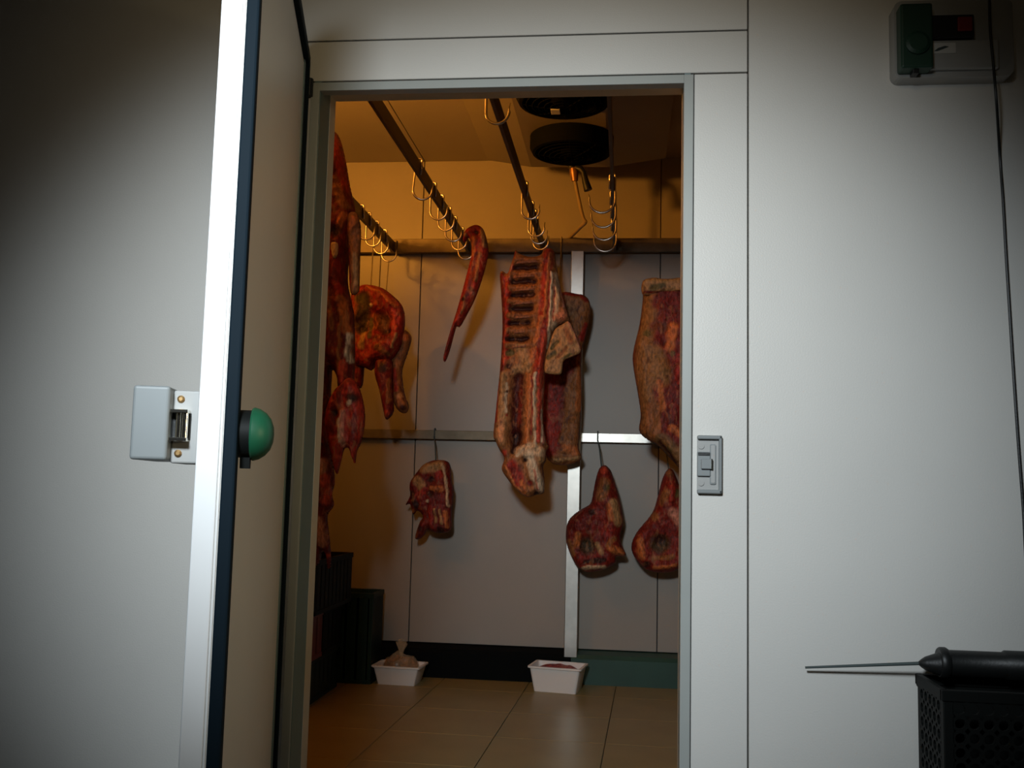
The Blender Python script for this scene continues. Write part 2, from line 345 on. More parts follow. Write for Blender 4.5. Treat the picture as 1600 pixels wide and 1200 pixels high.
# ------------------------------------------------------------------ crates
def crate(name, label, size, loc, m, rz=0, holes=True, rows=3, group=None, handle=False):
    """plastic crate: posts, rims, floor and pierced walls with real openings, all walls their own part"""
    X, Y, Z = size; t = thing(name, label, 'crate', loc, rz, group); th = .008
    MB().box((-X/2+.01, -Y/2+.01, 0), (X/2-.01, Y/2-.01, .012)).build('base', M[m], t)
    for z0, z1 in ((Z-.025, Z), (0, .02)):
        r = MB()
        r.box((-X/2-.004, -Y/2-.004, z0), (X/2+.004, -Y/2+.010, z1), .002).box((-X/2-.004, Y/2-.010, z0), (X/2+.004, Y/2+.004, z1), .002)
        r.box((-X/2-.004, -Y/2, z0), (-X/2+.010, Y/2, z1), .002).box((X/2-.010, -Y/2, z0), (X/2+.004, Y/2, z1), .002)
        r.build('rim', M[m], t)
    for sx in (-1, 1):
        for sy in (-1, 1): MB().box((sx*(X/2-.012)-.012, sy*(Y/2-.012)-.012, 0), (sx*(X/2-.012)+.012, sy*(Y/2-.012)+.012, Z-.02), .003).build('corner_post', M[m], t)
    for side, (W, ax) in (('f', (X, 'x')), ('b', (X, 'x')), ('l', (Y, 'y')), ('r', (Y, 'y'))):
        b = MB(); z0, z1 = .02, Z-.025; u0, u1 = -W/2+.02, W/2-.02
        def strip(ua, ub, za, zb, dep=th):
            if ax == 'x':
                y = -Y/2 if side == 'f' else Y/2-dep; b.box((ua, y, za), (ub, y+dep, zb))
            else:
                x = -X/2 if side == 'l' else X/2-dep; b.box((x, ua, za), (x+dep, ub, zb))
        if holes == 'round' and side in 'br':
            strip(u0, u1, z0, z1, th*.6)
        elif holes == 'round':
            pitch = .031; nu = max(2, int((u1-u0)/pitch)); nz = max(2, int((z1-z0)/pitch)); du_ = (u1-u0)/nu; dz_ = (z1-z0)/nz; R = .0115
            for i in range(nu):
                for j in range(nz):
                    cu, cz = u0+(i+.5)*du_, z0+(j+.5)*dz_
                    N = 12; outer = []; inner = []
                    for k in range(N):
                        a = 2*PI*k/N; cc, ss = math.cos(a), math.sin(a); q = max(abs(cc)/(du_/2), abs(ss)/(dz_/2))
                        outer.append((cu+cc/q, cz+ss/q)); inner.append((cu+cc*R, cz+ss*R))
                    def P3(u, z, d):
                        if ax == 'x': return (u, (-Y/2+d if side == 'f' else Y/2-d), z)
                        return ((-X/2+d if side == 'l' else X/2-d), u, z)
                    A = [b.bm.verts.new(P3(*o_, 0)) for o_ in outer]; B = [b.bm.verts.new(P3(*o_, 0)) for o_ in inner]; C_ = [b.bm.verts.new(P3(*o_, th)) for o_ in inner]
                    for k in range(N):
                        k2 = (k+1) % N
                        b.bm.faces.new((A[k], A[k2], B[k2], B[k])); b.bm.faces.new((B[k], B[k2], C_[k2], C_[k]))
        else:
            hz = z1-z0
            if handle and ax == 'x':
                h0, h1 = (.090, .128) if side == 'f' else (-.05, .150)
                strip(u0, u1, z0, z1-.120); strip(u0, h0, z1-.120, z1-.025); strip(h1, u1, z1-.120, z1-.025); strip(u0, u1, z1-.025, z1)
            else:
                strip(u0, u1, z0, z1, th*.6)
                k = max(4, int((u1-u0)/.06))
                for i in range(k+1):
                    u = u0+(u1-u0)*i/k
                    q = MB(); q0 = b; b = q; strip(max(u0, u-.006), min(u1, u+.006), z0, z1, th+.002); b = q0
                    q.build('rib', M[m], t)
        b.build('side_wall', M[m], t)
    return t
# inside, at the left
crate('plastic_crate', 'long dark green crate at bottom of the stack at left of the cold room', (.40, .58, .205), (-1.62, 2.10, 0), 'crategreen', rows=3)
crate('plastic_crate', 'red crate in the stack at left, mostly hidden by door jamb', (.36, .30, .215), (-1.580, 1.90, .207), 'red', rows=2)
crate('plastic_crate', 'black slatted crate behind the red one at left of cold room', (.38, .30, .215), (-1.59, 2.215, .207), 'crateblack', rows=2)
crate('plastic_crate', 'topmost black crate with a handle opening, left of cold room', (.40, .60, .245), (-1.558, 2.08, .424), 'crateblack', rows=2, handle=True)
crate('plastic_crate', 'tall dark green crate standing in back corner behind tub with the bag', (.40, .22, .455), (-1.47, 2.60, 0), 'crategreen', rows=5)
# outside, bottom right
crate('plastic_crate', 'black round-holed crate at lower right carrying a tube tool', (.60, .20, .30), (1.018, -.115, .290), 'crateblack', holes='round')
crate('plastic_crate', 'lower black crate under the round-holed crate at lower right', (.60, .20, .288), (1.018, -.115, 0), 'crateblack', holes='round')
# tube tool lying on the crate
tl = thing('tube_tool', 'black tube tool with cone nose and thin rod on lower right crate', 'tool', (.767, -.075, .628))
MB().lathe([(.026, 0), (.030, .004), (.030, .13), (.034, .135), (.034, .52)], (0.0, 0, 0), (1, 0, .0), 28).build('tube', M['black'], tl, True)
MB().lathe([(.033, -.016), (.036, -.012), (.036, 0), (.032, .006)], (0, 0, 0), (1, 0, 0), 28).build('collar', M['black'], tl, True)
MB().lathe([(.004, -.062), (.010, -.055), (.016, -.046), (.026, -.018), (.030, -.012)], (0, 0, -.004), (1, 0, 0), 24).build('cone_nose', M['black'], tl, True)
r1 = atY(1258, 1043, -.03) - Vector((.767, -.075, .628))
MB().tube([(-.055, 0, -.004), (r1.x, r1.y, r1.z)], [.0042, .0028], 10).build('rod', M['mark'], tl, True)

# ------------------------------------------------------------------ rails
ZR = 2.345
RX = [atZ(600, 368, ZR).x, 0, 0, 0]
RX = [-1.301, -.874, -.457, -.064, .393]
rl = []
lab = ['flat steel hanging rail at far left above the shanked carcass', 'flat steel hanging rail above the oxtail', 'flat steel hanging rail above the hanging rib side', 'flat steel hanging rail passing right of the cooler fans', 'flat steel hanging rail at far right behind the door jamb']
for x, l in zip(RX, lab):
    t = thing('hanging_rail', l, 'rail', (x, T, ZR), 0, 'overhead meat rails')
    MB().box((-.007, 0, -.036), (.007, YB-.07-T, .026), .001, 1).build('bar', M['rail'], t)
    MB().box((-.02, YB-.085-T, -.03), (.02, YB-.07-T, .034), .002).build('end_plate', M['rail'], t)
    for y in (.05,): MB().tube([(0, y, .026), (0, y, ZC-ZR)], .006).build('hanger_rod', M['rail'], t)
    rl.append(t)
t = tag(MB().box((XL, YB-.07, 2.312), (XR, YB-.045, 2.390), .003).build('cross_rail', M['rail']), 'upper steel cross rail running along the back wall', 'rail')
t = tag(MB().box((XL, YB-.05, 1.268), (-.300, YB-.032, 1.318), .002).build('cross_rail', M['rail']), 'lower steel strip on the back wall left of the post, darkened like a dim reflection', 'rail')  # same strip as the next; darker steel stands in for its dim reflection
t = tag(MB().box((-.298, YB-.05, 1.268), (XR, YB-.032, 1.318), .002).build('cross_rail', M['strip']), 'lighter-coloured lower steel strip on the back wall right of the post', 'rail')
t = tag(MB().box((-.300, YB-.105, .0), (-.231, YB-.06, 2.312), .003).build('rail_post', M['strip']), 'upright flat steel post on the back wall behind the white tub', 'post')
MBs = [(-1.8, 2.35), (1.1, 2.35), (-1.8, 1.29), (1.1, 1.29), (.3, 1.29), (-.9, 1.29)]

# ------------------------------------------------------------------ S-hooks
def hook_pts(L=.165, w=.082, side=1, top=.012):
    p = []
    p += [(-side*top, 0, -.035), (-side*top, 0, .024)]
    for k in range(1, 8): a = PI - PI*k/8; p.append((side*top*math.cos(a), 0, .024+.012*math.sin(a)))
    p += [(side*top, 0, .024), (side*top, 0, -.03)]
    return p
def make_hook_mesh(open_dir, L=.165, w=.080):
    """over the bar, shank down one flank, then a J opening towards open_dir"""
    s = -open_dir; top = .012
    p = [(-s*top, 0, -.030), (-s*top, 0, .026)]
    for k in range(1, 8): a = PI*(1-k/8); p.append((s*top*math.cos(a), 0, .030+.008*math.sin(a)))
    p.append((s*top, 0, .024)); p.append((s*top, 0, -.04))
    cx = s*top + open_dir*w/2; zb = -L+w/2+.03
    p.append((s*top, 0, zb+.02))
    for k in range(0, 15): a = PI*k/14*1.06; p.append((cx - open_dir*w/2*math.cos(a), 0, zb - w/2*math.sin(a)))
    p.append((cx + open_dir*w/2*1.06, 0, zb + .028))
    n = len(p); rs = [.0048]*n; rs[-1] = .001; rs[-2] = .003
    b = MB().tube(p, rs, 8); bmesh.ops.recalc_face_normals(b.bm, faces=b.bm.faces)
    me = bpy.data.meshes.new('s_hook'); b.bm.to_mesh(me); b.bm.free(); me.materials.append(M['steel']); me.shade_smooth(); return me
HKR, HKL = make_hook_mesh(1), make_hook_mesh(-1, w=.112)
def hook(me, x, y, label, group, rz=0, tilt=0):
    o = link('s_hook', me); o.location = (x, y, ZR); o.rotation_euler = (0, tilt, rz); tag(o, label, 'hook', group); return o
ordn = ['nearest', 'second', 'third', 'fourth', 'fifth', 'sixth']
def ry(px, py): return atZ(px, py, ZR).y
hook(HKR, RX[1], ry(645, 262), 'single steel S-hook hanging alone on the oxtail rail, away from the rest', 'hooks on the oxtail rail', math.radians(10), math.radians(5))
for i, (px, py) in enumerate(((675, 298), (689, 317), (700, 335), (710, 350), (722, 366))):
    hook(HKR, RX[1], ry(px, py), ordn[i]+' from the doorway in the steel S-hook cluster on the oxtail rail' if i else 'nearest to the doorway in the steel S-hook cluster on the oxtail rail', 'hooks on the oxtail rail', math.radians(random.uniform(-12, 12)))
hook(HKR, RX[2], ry(757, 133), 'steel S-hook beside the cooler fans, close under the doorway head', 'hooks on the rib rail', math.radians(-8))
for i, (px, py) in enumerate(((0, 1.73), (0, 2.04), (0, 2.18), (0, 2.305))):
    hook(HKR, RX[2], py, ordn[i]+' from the doorway of the steel S-hooks above the rib side' if i else 'nearest to the doorway of the steel S-hooks above the rib side', 'hooks on the rib rail', math.radians(random.uniform(-12, 12)))
for i, (px, py) in enumerate(((955, 285), (957, 310), (959, 332), (961, 352))):
    hook(HKL, RX[3], ry(px, py), ordn[i]+' from the doorway in the empty steel S-hook cluster right of the drain pipe' if i else 'nearest to the doorway in the empty steel S-hook cluster right of the drain pipe', 'empty hooks right of the drain pipe', math.radians(random.uniform(-6, 6)))
for i, (px, py) in enumerate(((564, 332), (575, 344), (588, 357), (601, 370))):
    hook(HKR, RX[0], ry(px, py), ordn[i]+' from the doorway of the steel S-hooks above the shanked carcass' if i else 'nearest to the doorway of the steel S-hooks above the shanked carcass', 'hooks above the shanked carcass', math.radians(random.uniform(-10, 10)))
for i, y in enumerate((2.25, 2.45)):
    hook(HKL, RX[4], y, ('nearer', 'farther')[i]+' steel S-hook at the right jamb above the fat-capped side', 'hooks at the right jamb')

# ------------------------------------------------------------------ evaporator (cooler)
cu = thing('ceiling_cooler', 'beige ceiling cooler unit with two black fans and sloped sides', 'cooler', (0, 0, 0))
YF = 2.42                          # far end
a = atY(762, 250, YF); b = atY(830, 261, YF); c = atY(950, 261, YF); d = atY(1040, 247, YF)
MB().prism([(a.x, ZC-.002), (a.x, a.z), (b.x, b.z), (c.x, c.z), (d.x, d.z), (d.x, ZC-.002)], .45, YF).build('casing', M['cooler'], cu)
zb = (b.z+c.z)/2; fxc = -.265
for i, d_ in enumerate((4.58, 3.96)):
    yc = d_-DIST; Rf = .190
    fan = MB().lathe([(Rf+.008, 0), (Rf+.008, .055), (Rf-.004, .078), (Rf-.018, .082), (Rf-.018, .0)], (fxc, yc, zb), (0, 0, -1), 40).build('fan_shroud', M['fanblack'], cu, True)
    wg = MB()
    for r in (.03, .055, .08, .105, .13, .155):
        zz = zb-.08-.022*(1-(r/.175)**2); n = 36
        wg.tube([(fxc+r*math.cos(2*PI*k/n), yc+r*math.sin(2*PI*k/n), zz) for k in range(n+1)], .0022, 5)
    for k in range(8):
        a_ = 2*PI*k/8
        wg.tube([(fxc+.02*math.cos(a_), yc+.02*math.sin(a_), zb-.102), (fxc+.10*math.cos(a_), yc+.10*math.sin(a_), zb-.094), (fxc+.176*math.cos(a_), yc+.176*math.sin(a_), zb-.078)], .0026, 5)
    wg.build('wire_guard', M['fanblack'], fan)
    MB().lathe([(.052, .0), (.052, .075), (.045, .088), (.001, .09)], (fxc, yc, zb), (0, 0, -1), 24).build('motor_hub', M['fanblack'], fan, True)
    MB().lathe([(Rf, .001), (Rf, .006)], (fxc, yc, zb), (0, 0, -1), 40).build('throat', M['fanblack'], fan)
    for k in range(5):
        a0 = 2*PI*k/5; bm = bmesh.new(); rows = []
        for r, da in ((.05, .25), (.10, .40), (.155, .50)):
            rows.append([bm.verts.new((fxc+r*math.cos(a0+s*da), yc+r*math.sin(a0+s*da), zb-.038-s*.022+dz)) for dz in (.0015, -.0015) for s in (-1, 1)])
        for p, q in zip(rows, rows[1:]):
            for i0, i1 in ((0, 1), (1, 3), (3, 2), (2, 0)): bm.faces.new((p[i0], p[i1], q[i1], q[i0]))
        bm.faces.new([rows[0][j] for j in (0, 2, 3, 1)]); bm.faces.new([rows[-1][j] for j in (0, 1, 3, 2)])
        mb = MB(); mb.add(bm); mb.build('blade', M['fanblack'], fan)
q = atZ(868, 174, zb-.103)
MB().box((q.x-.019, q.y-.026, q.z-.004), (q.x+.019, q.y+.026, q.z+.004), .0015).build('data_plate', M['label'], cu)
q = atY(886, 247, 2.30)
MB().lathe([(.016, 0), (.016, .03), (.010, .036)], (q.x, q.y, q.z+.015), (0, 0, -1), 16).build('cable_gland', M['cooler'], cu)
# drain
dp = thing('drain_pipe', 'bent drain pipe with black tap below the cooler fans', 'pipe', (0, 0, 0))
dz = lambda x, y, Y: tuple(atY(x, y, Y))
MB().tube([dz(890, 240, 2.36), dz(894, 262, 2.38)], .022, 14).build('outlet', M['black'], dp)
MB().tube([dz(896, 262, 2.38), dz(897, 270, 2.385), dz(898, 283, 2.39)], [.020, .024, .017], 14).build('nut', M['copper'], dp, True)
MB().tube(smooth_pts([Vector(dz(*p)) for p in ((898, 280, 2.39), (904, 310, 2.42), (911, 340, 2.45), (915, 347, 2.46), (908, 354, 2.54), (897, 365, 2.68), (889, 372, YB-.006))], 4), .0095, 10).build('pipe', M['pipe'], dp, True)
MB().tube([dz(899, 262, 2.38), dz(907, 264, 2.37), dz(912, 270, 2.36), dz(915, 284, 2.36), dz(919, 297, 2.36)], [.016, .018, .014, .018, .022], 12).build('tap', M['black'], dp, True)

# ------------------------------------------------------------------ lamp on the left wall, with an added tray blocking its light below
lp = thing('bulkhead_lamp', 'warm wall lamp above an added light-blocking tray on the left cold room wall', 'lamp', (XL, .75, 2.40))
MB().box((0, -.13, -.04), (.02, .13, .08), .005).build('base_plate', M['grey'], lp)
MB().box((0, -.5, -.046), (.40, .5, -.040), .001).build('cutoff_tray', M['grey'], lp)
MB().lathe([(.02, 0), (.032, .02), (.034, .05), (.02, .075), (.001, .082)], (.02, 0, .02), (1, 0, 0), 20).build('bulb', M['bulb'], lp, True)
l = bpy.data.lights.new('bulkhead_glow', 'POINT'); l.energy = 150; l.color = (1, .375, .04); l.shadow_soft_size = .085
lo = bpy.data.objects.new('bulkhead_glow', l); COL.objects.link(lo); lo.location = (XL+.14, .75, 2.405)

# ------------------------------------------------------------------ tubs
def tub(name, label, size, loc, rz=0, taper=.82):
    X, Y, Z = size; t = thing(name, label, 'tub', loc, rz); bm = bmesh.new()
    def ring(sx, sy, z): return [bm.verts.new((x*sx, y*sy, z)) for x, y in rrect(-.5, -.5, .5, .5, .06, 4)]
    R_ = [ring(X*taper, Y*taper, 0), ring(X, Y, Z-.012), ring(X+.02, Y+.02, Z-.008), ring(X+.02, Y+.02, Z), ring(X-.006, Y-.006, Z), ring(X*taper-.006, Y*taper-.006, .006)]
    n = len(R_[0])
    for p, q in zip(R_, R_[1:]):
        for k in range(n): bm.faces.new((p[k], p[(k+1) % n], q[(k+1) % n], q[k]))
    bm.faces.new(R_[0][::-1]); bm.faces.new(R_[-1])
    mb = MB(); mb.add(bm); mb.build('tray', M['tub'], t, True); return t
tub('plastic_tub', 'white tub on floor holding a knotted bag, left of back wall', (.235, .17, .095), (-1.135, 2.57, 0), math.radians(-4))
tub('plastic_tub', 'white tub with red meat on floor below the post', (.255, .18, .125), (-.318, 2.575, 0), math.radians(-9), .84)

# ------------------------------------------------------------------ meat
RED, DEEP, DARK = (.34, .022, .011), (.17, .011, .007), (.035, .007, .005)
BRT, FAT, TAN = (.55, .06, .028), (.68, .44, .25), (.44, .23, .09)
BRN, PINK, OLV, ORG = (.29, .10, .03), (.58, .22, .14), (.12, .085, .025), (.52, .14, .035)
CREAM = (.72, .55, .36)
def meat(name, outline, Y, thick, base, strokes=(), parent=None, rim=.06, step=.0055, lump=.012, back=.7, seed=0, n=5, edge=None):
    """a solid lump whose outline lies in the plane y=Y and swells to both sides; strokes = (pixel path, width px, height m, colour)"""
    sp = (Y+DIST)/FPX
    xz = lambda p: np.array([atY(p[0], p[1], Y).x, atY(p[0], p[1], Y).z])
    pl = smooth_pts([xz(p) for p in outline], n, True); pl = np.array(pl); q2 = np.roll(pl, -1, 0)
    x0, z0 = pl.min(0)-step; x1, z1 = pl.max(0)+step
    xs = np.arange(x0, x1+step, step); zs = np.arange(z0, z1+step, step)
    GX, GZ = np.meshgrid(xs, zs, indexing='ij'); P = np.stack([GX.ravel(), GZ.ravel()], 1)
    def segd(P, a, b):
        ab = b-a; t = np.clip(((P-a)@ab)/max(ab@ab, 1e-12), 0, 1); c = a+t[:, None]*ab; return np.linalg.norm(P-c, axis=1), c
    dmin = np.full(len(P), 1e9); near = P.copy(); ins = np.zeros(len(P), bool)
    for a, b in zip(pl, q2):
        d, c = segd(P, a, b); m_ = d < dmin; dmin[m_] = d[m_]; near[m_] = c[m_]
        cond = (a[1] > P[:, 1]) != (b[1] > P[:, 1])
        if abs(b[1]-a[1]) > 1e-12: ins ^= cond & (P[:, 0] < (b[0]-a[0])*(P[:, 1]-a[1])/(b[1]-a[1])+a[0])
    keep = ins | (dmin < step*.8); bd = (~ins & keep) | (ins & (dmin < step*.2))
    Q = P.copy(); Q[bd] = near[bd]; dd = np.where(bd, 0, dmin)
    xx = np.clip(dd/rim, 0, 1); th = thick*np.sqrt(np.clip(1-(1-xx)**2, 0, 1))
    # colours
    wob = np.array([[noise.noise(Vector((p[0]*28+seed*7, p[1]*28, 1.7))), noise.noise(Vector((p[0]*28, p[1]*28+seed*3, 9.1)))] for p in Q])
    QW = Q + wob*.007
    colr = np.tile(np.array(base, float), (len(P), 1)); hgt = np.zeros(len(P))
    if edge is not None:
        we = np.exp(-(dd/.012)**2)[:, None]; colr = colr*(1-we)+np.array(edge)*we
    for path, wd, h, c in strokes:
        pts = [xz(p) for p in path]; d = np.full(len(P), 1e9)
        if len(pts) == 1: d = np.linalg.norm(QW-pts[0], axis=1)
        for a, b in zip(pts, pts[1:]): d = np.minimum(d, segd(QW, a, b)[0])
        wg = np.exp(-(d/(wd*sp))**6)
        if c is not None: colr = colr*(1-wg[:, None]) + np.array(c)*wg[:, None]
        hgt += h*np.exp(-(d/(wd*sp*1.15))**2)
    fade = np.clip(dd/.02, 0, 1); nz = np.zeros(len(P))
    for k in np.nonzero(keep)[0]:
        v = Vector((Q[k][0]*14+seed, Y, Q[k][1]*9)); nz[k] = noise.noise(v)*1.0 + .5*noise.noise(v*2.6) + .25*noise.noise(v*6)
    fr = th + (hgt + nz*lump)*fade; bkk = (th*back + nz*lump*.6)*fade
    fr = np.maximum(fr, .0015*fade)
    fr[bd] = 0; bkk[bd] = 0
    nx, nzz = GX.shape; idx = -np.ones((2, len(P)), int); verts = []; cols = []
    for k in np.nonzero(keep)[0]:
        idx[0, k] = len(verts); verts.append((Q[k][0], Y-fr[k], Q[k][1])); cols.append(colr[k])
        if bd[k]: idx[1, k] = idx[0, k]
        else: idx[1, k] = len(verts); verts.append((Q[k][0], Y+max(bkk[k], .001), Q[k][1])); cols.append(colr[k])
    faces = []
    for i in range(nx-1):
        for j in range(nzz-1):
            ks = (i*nzz+j, (i+1)*nzz+j, (i+1)*nzz+j+1, i*nzz+j+1)
            if all(keep[k] for k in ks) and any(not bd[k] for k in ks):
                faces.append([idx[0, k] for k in ks]); faces.append([idx[1, k] for k in ks[::-1]])
    ctr = np.array(verts).mean(0)*0
    me = bpy.data.meshes.new(name); me.from_pydata(verts, [], faces); me.update()
    at = me.color_attributes.new('Col', 'FLOAT_COLOR', 'POINT')
    at.data.foreach_set('color', np.hstack([np.clip(np.array(cols), 0, 1), np.ones((len(cols), 1))]).astype(np.float32).ravel())
    me.materials.append(M['meat']); me.shade_smooth()
    return link(name, me, parent)
def meat_tube(name, pts, rs, col, parent, n=10):
    b = MB().tube(pts, rs, n); bmesh.ops.recalc_face_normals(b.bm, faces=b.bm.faces)
    me = bpy.data.meshes.new(name); b.bm.to_mesh(me); b.bm.free()
    at = me.color_attributes.new('Col', 'FLOAT_COLOR', 'POINT'); at.data.foreach_set('color', np.tile(np.array([*col, 1], np.float32), len(me.vertices)))
    me.materials.append(M['meat']); me.shade_smooth(); return link(name, me, parent)

# A: big beef side at the left jamb
t = thing('beef_side', 'large dark red beef side hanging at left beside the door jamb', 'meat')
meat('hindquarter', [(455, 215), (500, 203), (526, 208), (538, 240), (547, 290), (555, 328), (552, 360), (546, 400), (544, 440), (549, 470), (554, 497), (555, 560), (554, 592), (552, 612), (532, 612), (528, 590), (520, 577), (518, 600), (510, 645), (455, 650), (440, 500), (445, 350)], .78, .075, DEEP,
     [([(528, 225), (545, 300)], 7, 0, RED), ([(530, 290), (545, 330)], 7, .005, BRN), ([(545, 345), (538, 360)], 6, .01, ORG), ([(530, 368)], 9, -.02, DARK), ([(532, 400), (538, 460)], 6, .01, RED),
      ([(540, 470), (548, 520)], 6, .01, ORG), ([(551, 525), (550, 565)], 3.5, .012, CREAM), ([(530, 480), (525, 560)], 9, 0, DEEP), ([(540, 500), (536, 590)], 3, .008, BRN), ([(520, 500), (515, 560)], 4, 0, DARK), ([(543, 570), (540, 598)], 5, .005, BRT), ([(520, 460), (530, 520)], 3, .006, BRN)], t, rim=.05, seed=1, lump=.02)
meat('fat_strip', [(541, 338), (556, 332), (564, 355), (563, 400), (562, 440), (560, 458), (548, 458), (545, 420), (544, 380)], .75, .020, BRN,
     [([(556, 345), (550, 358)], 6, .008, ORG), ([(545, 390), (547, 450)], 3, 0, RED), ([(557, 400), (556, 445)], 4, .004, TAN)], t, rim=.025, seed=2)
meat('flank', [(533, 600), (545, 590), (556, 596), (564, 612), (570, 640), (570, 665), (565, 690), (558, 706), (555, 725), (550, 714), (545, 700), (538, 703), (534, 718), (527, 741), (520, 722), (513, 690), (508, 660), (512, 635), (522, 612)], .71, .045, RED,
     [([(555, 625)], 10, .0, DARK), ([(530, 640), (522, 670)], 8, 0, DEEP), ([(541, 645), (540, 695)], 4, .010, PINK), ([(536, 655), (535, 690)], 2.5, .004, CREAM), ([(528, 645)], 6, -.01, DARK), ([(560, 650), (558, 690)], 4, .0, DEEP), ([(550, 632)], 4, .005, FAT), ([(530, 715)], 4, .004, BRT)], t, rim=.035, seed=3)
meat('forequarter', [(450, 600), (514, 615), (513, 660), (516, 700), (522, 735), (523, 757), (519, 772), (522, 790), (512, 806), (514, 830), (517, 860), (517, 886), (513, 887), (511, 868), (505, 860), (498, 882), (485, 880), (465, 800), (448, 700)], .77, .065, DEEP,
     [([(512, 720), (516, 770)], 5, .008, PINK), ([(508, 640), (510, 690)], 4, .004, RED), ([(516, 745), (514, 785)], 5, .005, BRT), ([(505, 810), (510, 850)], 5, .008, PINK), ([(514, 868)], 4, .003, BRT), ([(515, 795)], 5, -.006, DEEP)], t, rim=.04, seed=4)
meat('cut_bone', [(517, 382), (522, 378), (528, 381), (528, 396), (524, 404), (519, 400)], .70, .012, FAT, (), t, rim=.01, lump=.002, step=.003)
# steel hook holding it
o = link('s_hook', HKR); o.location = (RX[0]+.0, .78, ZR); o.rotation_euler = (0, 0, .1); tag(o, 'steel S-hook behind the left jamb carrying the large beef side', 'hook', 'hooks above the shanked carcass')

# B: shanked carcass
t = thing('shanked_carcass', 'split carcass with open cavity and two dangling shanks at left', 'meat')
YC = 2.12
meat('torso', [(551, 458), (562, 449), (574, 445), (597, 450), (613, 461), (626, 474), (632, 488), (633, 505), (631, 520), (627, 541), (613, 562), (596, 566), (588, 572), (580, 579), (567, 573), (553, 566), (549, 517), (549, 480)], YC, .075, RED,
     [([(600, 505)], 15, -.055, (.17, .065, .018)), ([(606, 520)], 8, -.03, (.13, .05, .016)), ([(588, 495), (589, 515)], 4, .006, ORG), ([(574, 470), (570, 515)], 13, -.02, (.07, .04, .014)), ([(566, 470)], 8, 0, OLV), ([(584, 500), (584, 530)], 3, .004, OLV), ([(562, 505)], 8, -.01, DARK), ([(577, 452), (600, 462), (622, 482)], 2.6, .014, ORG), ([(584, 481)], 2.6, .006, CREAM), ([(612, 519)], 5, -.02, DARK),  # the tiny cream dot is a glint painted into the colour
      ([(618, 490), (620, 515)], 4, .01, BRT), ([(592, 532), (612, 530)], 6, .0, DEEP), ([(574, 525), (570, 545)], 5, .004, TAN), ([(560, 535)], 5, .003, BRN), ([(595, 545), (610, 555)], 5, .005, BRN), ([(585, 565)], 6, 0, DEEP), ([(617, 545), (624, 525)], 2.2, .006, TAN)], t, rim=.05, seed=5, lump=.016)
meat('shank', [(622, 520), (634, 516), (643, 527), (639, 547), (629, 578), (630, 600), (633, 618), (639, 634), (635, 645), (624, 643), (614, 626), (611, 600), (606, 568), (610, 545)], YC+.04, .042, BRN,
     [([(636, 530)], 6, .004, ORG), ([(622, 550), (626, 535)], 3, .003, RED), ([(618, 580), (622, 610)], 4, 0, RED), ([(632, 638)], 5, 0, DARK), ([(628, 620)], 4, 0, TAN)], t, rim=.03, seed=6)
meat('shank', [(588, 563), (600, 560), (613, 564), (614, 595), (615, 625), (615, 645), (604, 656), (599, 640), (593, 610), (586, 585)], YC-.02, .045, DEEP,
     [([(600, 575)], 9, 0, DARK), ([(610, 595), (609, 630)], 3, .004, BRN), ([(606, 645)], 5, .003, BRT), ([(611, 625)], 3, 0, ORG)], t, rim=.03, seed=7)
meat('shank', [(551, 560), (568, 570), (569, 580), (566, 604), (556, 608), (548, 600)], YC+.02, .03, DEEP, [([(560, 580)], 5, 0, RED)], t, rim=.03, seed=8)
for (a, b) in (((575, 344), (579, 458)), ((588, 357), (592, 460)), ((601, 370), (603, 462))):
    MB().tube([(RX[0]+.029, ry(*a), ZR-.133), dz(*b, YC)], .0032, 8).build('hanging_rod', M['steel'], t, True)

# C: oxtail
t = thing('oxtail', 'long tapering red oxtail hanging from a hook on second rail', 'meat')
meat('tail', [(733, 372), (727, 380), (723, 374), (728, 360), (743, 352), (755, 358), (762, 380), (763, 398), (756, 428), (744, 464), (731, 490), (719, 511), (713, 512), (703, 548), (696, 565), (693, 558), (703, 520), (715, 482), (729, 430), (737, 395)], 2.22, .045, RED,
     [([(745, 366)], 5, -.02, DARK), ([(755, 362), (759, 385)], 4, .005, TAN), ([(740, 375), (742, 400)], 4, .004, ORG), ([(748, 400), (730, 470)], 4, .0, DEEP), ([(741, 460)], 3, .003, PINK), ([(729, 465), (724, 492)], 2, .005, BRN), ([(726, 470)], 4, -.004, DARK), ([(752, 400), (745, 440)], 3, .004, BRN), ([(738, 455)], 4, -.004, DARK), ([(706, 520), (697, 556)], 3, 0, DEEP), ([(728, 370)], 3, .003, TAN)], t, rim=.03, lump=.009, seed=9, step=.004)

# D: rib side
YD = 2.31
t = thing('rib_side', 'half carcass with exposed ribs hanging at centre of the cold room', 'meat')
ribs_y = [409, 431, 452, 473, 495, 518, 541]
st_ = [([(790, 440), (792, 560)], 6, .004, RED), ([(858, 398), (852, 480), (846, 540), (842, 600)], 9, .018, RED), ([(862, 400), (856, 450), (852, 500)], 2.4, .006, ORG), ([(872, 430), (869, 480), (866, 515)], 4.5, .010, FAT), ([(864, 430), (860, 500), (856, 545)], 2.0, .012, CREAM),
       ([(877, 452), (882, 480)], 2.2, .008, PINK), ([(868, 450), (866, 505)], 1.2, -.004, RED), ([(884, 490), (874, 500)], 7, .006, (.60, .20, .09)), ([(786, 432), (788, 520), (786, 600)], 3.5, .008, DEEP), ([(804, 398), (797, 440), (796, 500)], 4, .010, RED), ([(800, 410), (799, 440)], 1.6, .004, PINK), ([(795, 505), (790, 570)], 4, .008, BRT),
       ([(847, 500), (838, 540), (828, 570)], 4, .006, ORG), ([(852, 520), (846, 575)], 3, .008, BRT)]
for y in (420, 442, 463, 484, 506, 531):
    st_.append(([(806 - (y-420)*.10, y+1), (840 - (y-420)*.14, y)], 4.4, -.030, DARK))
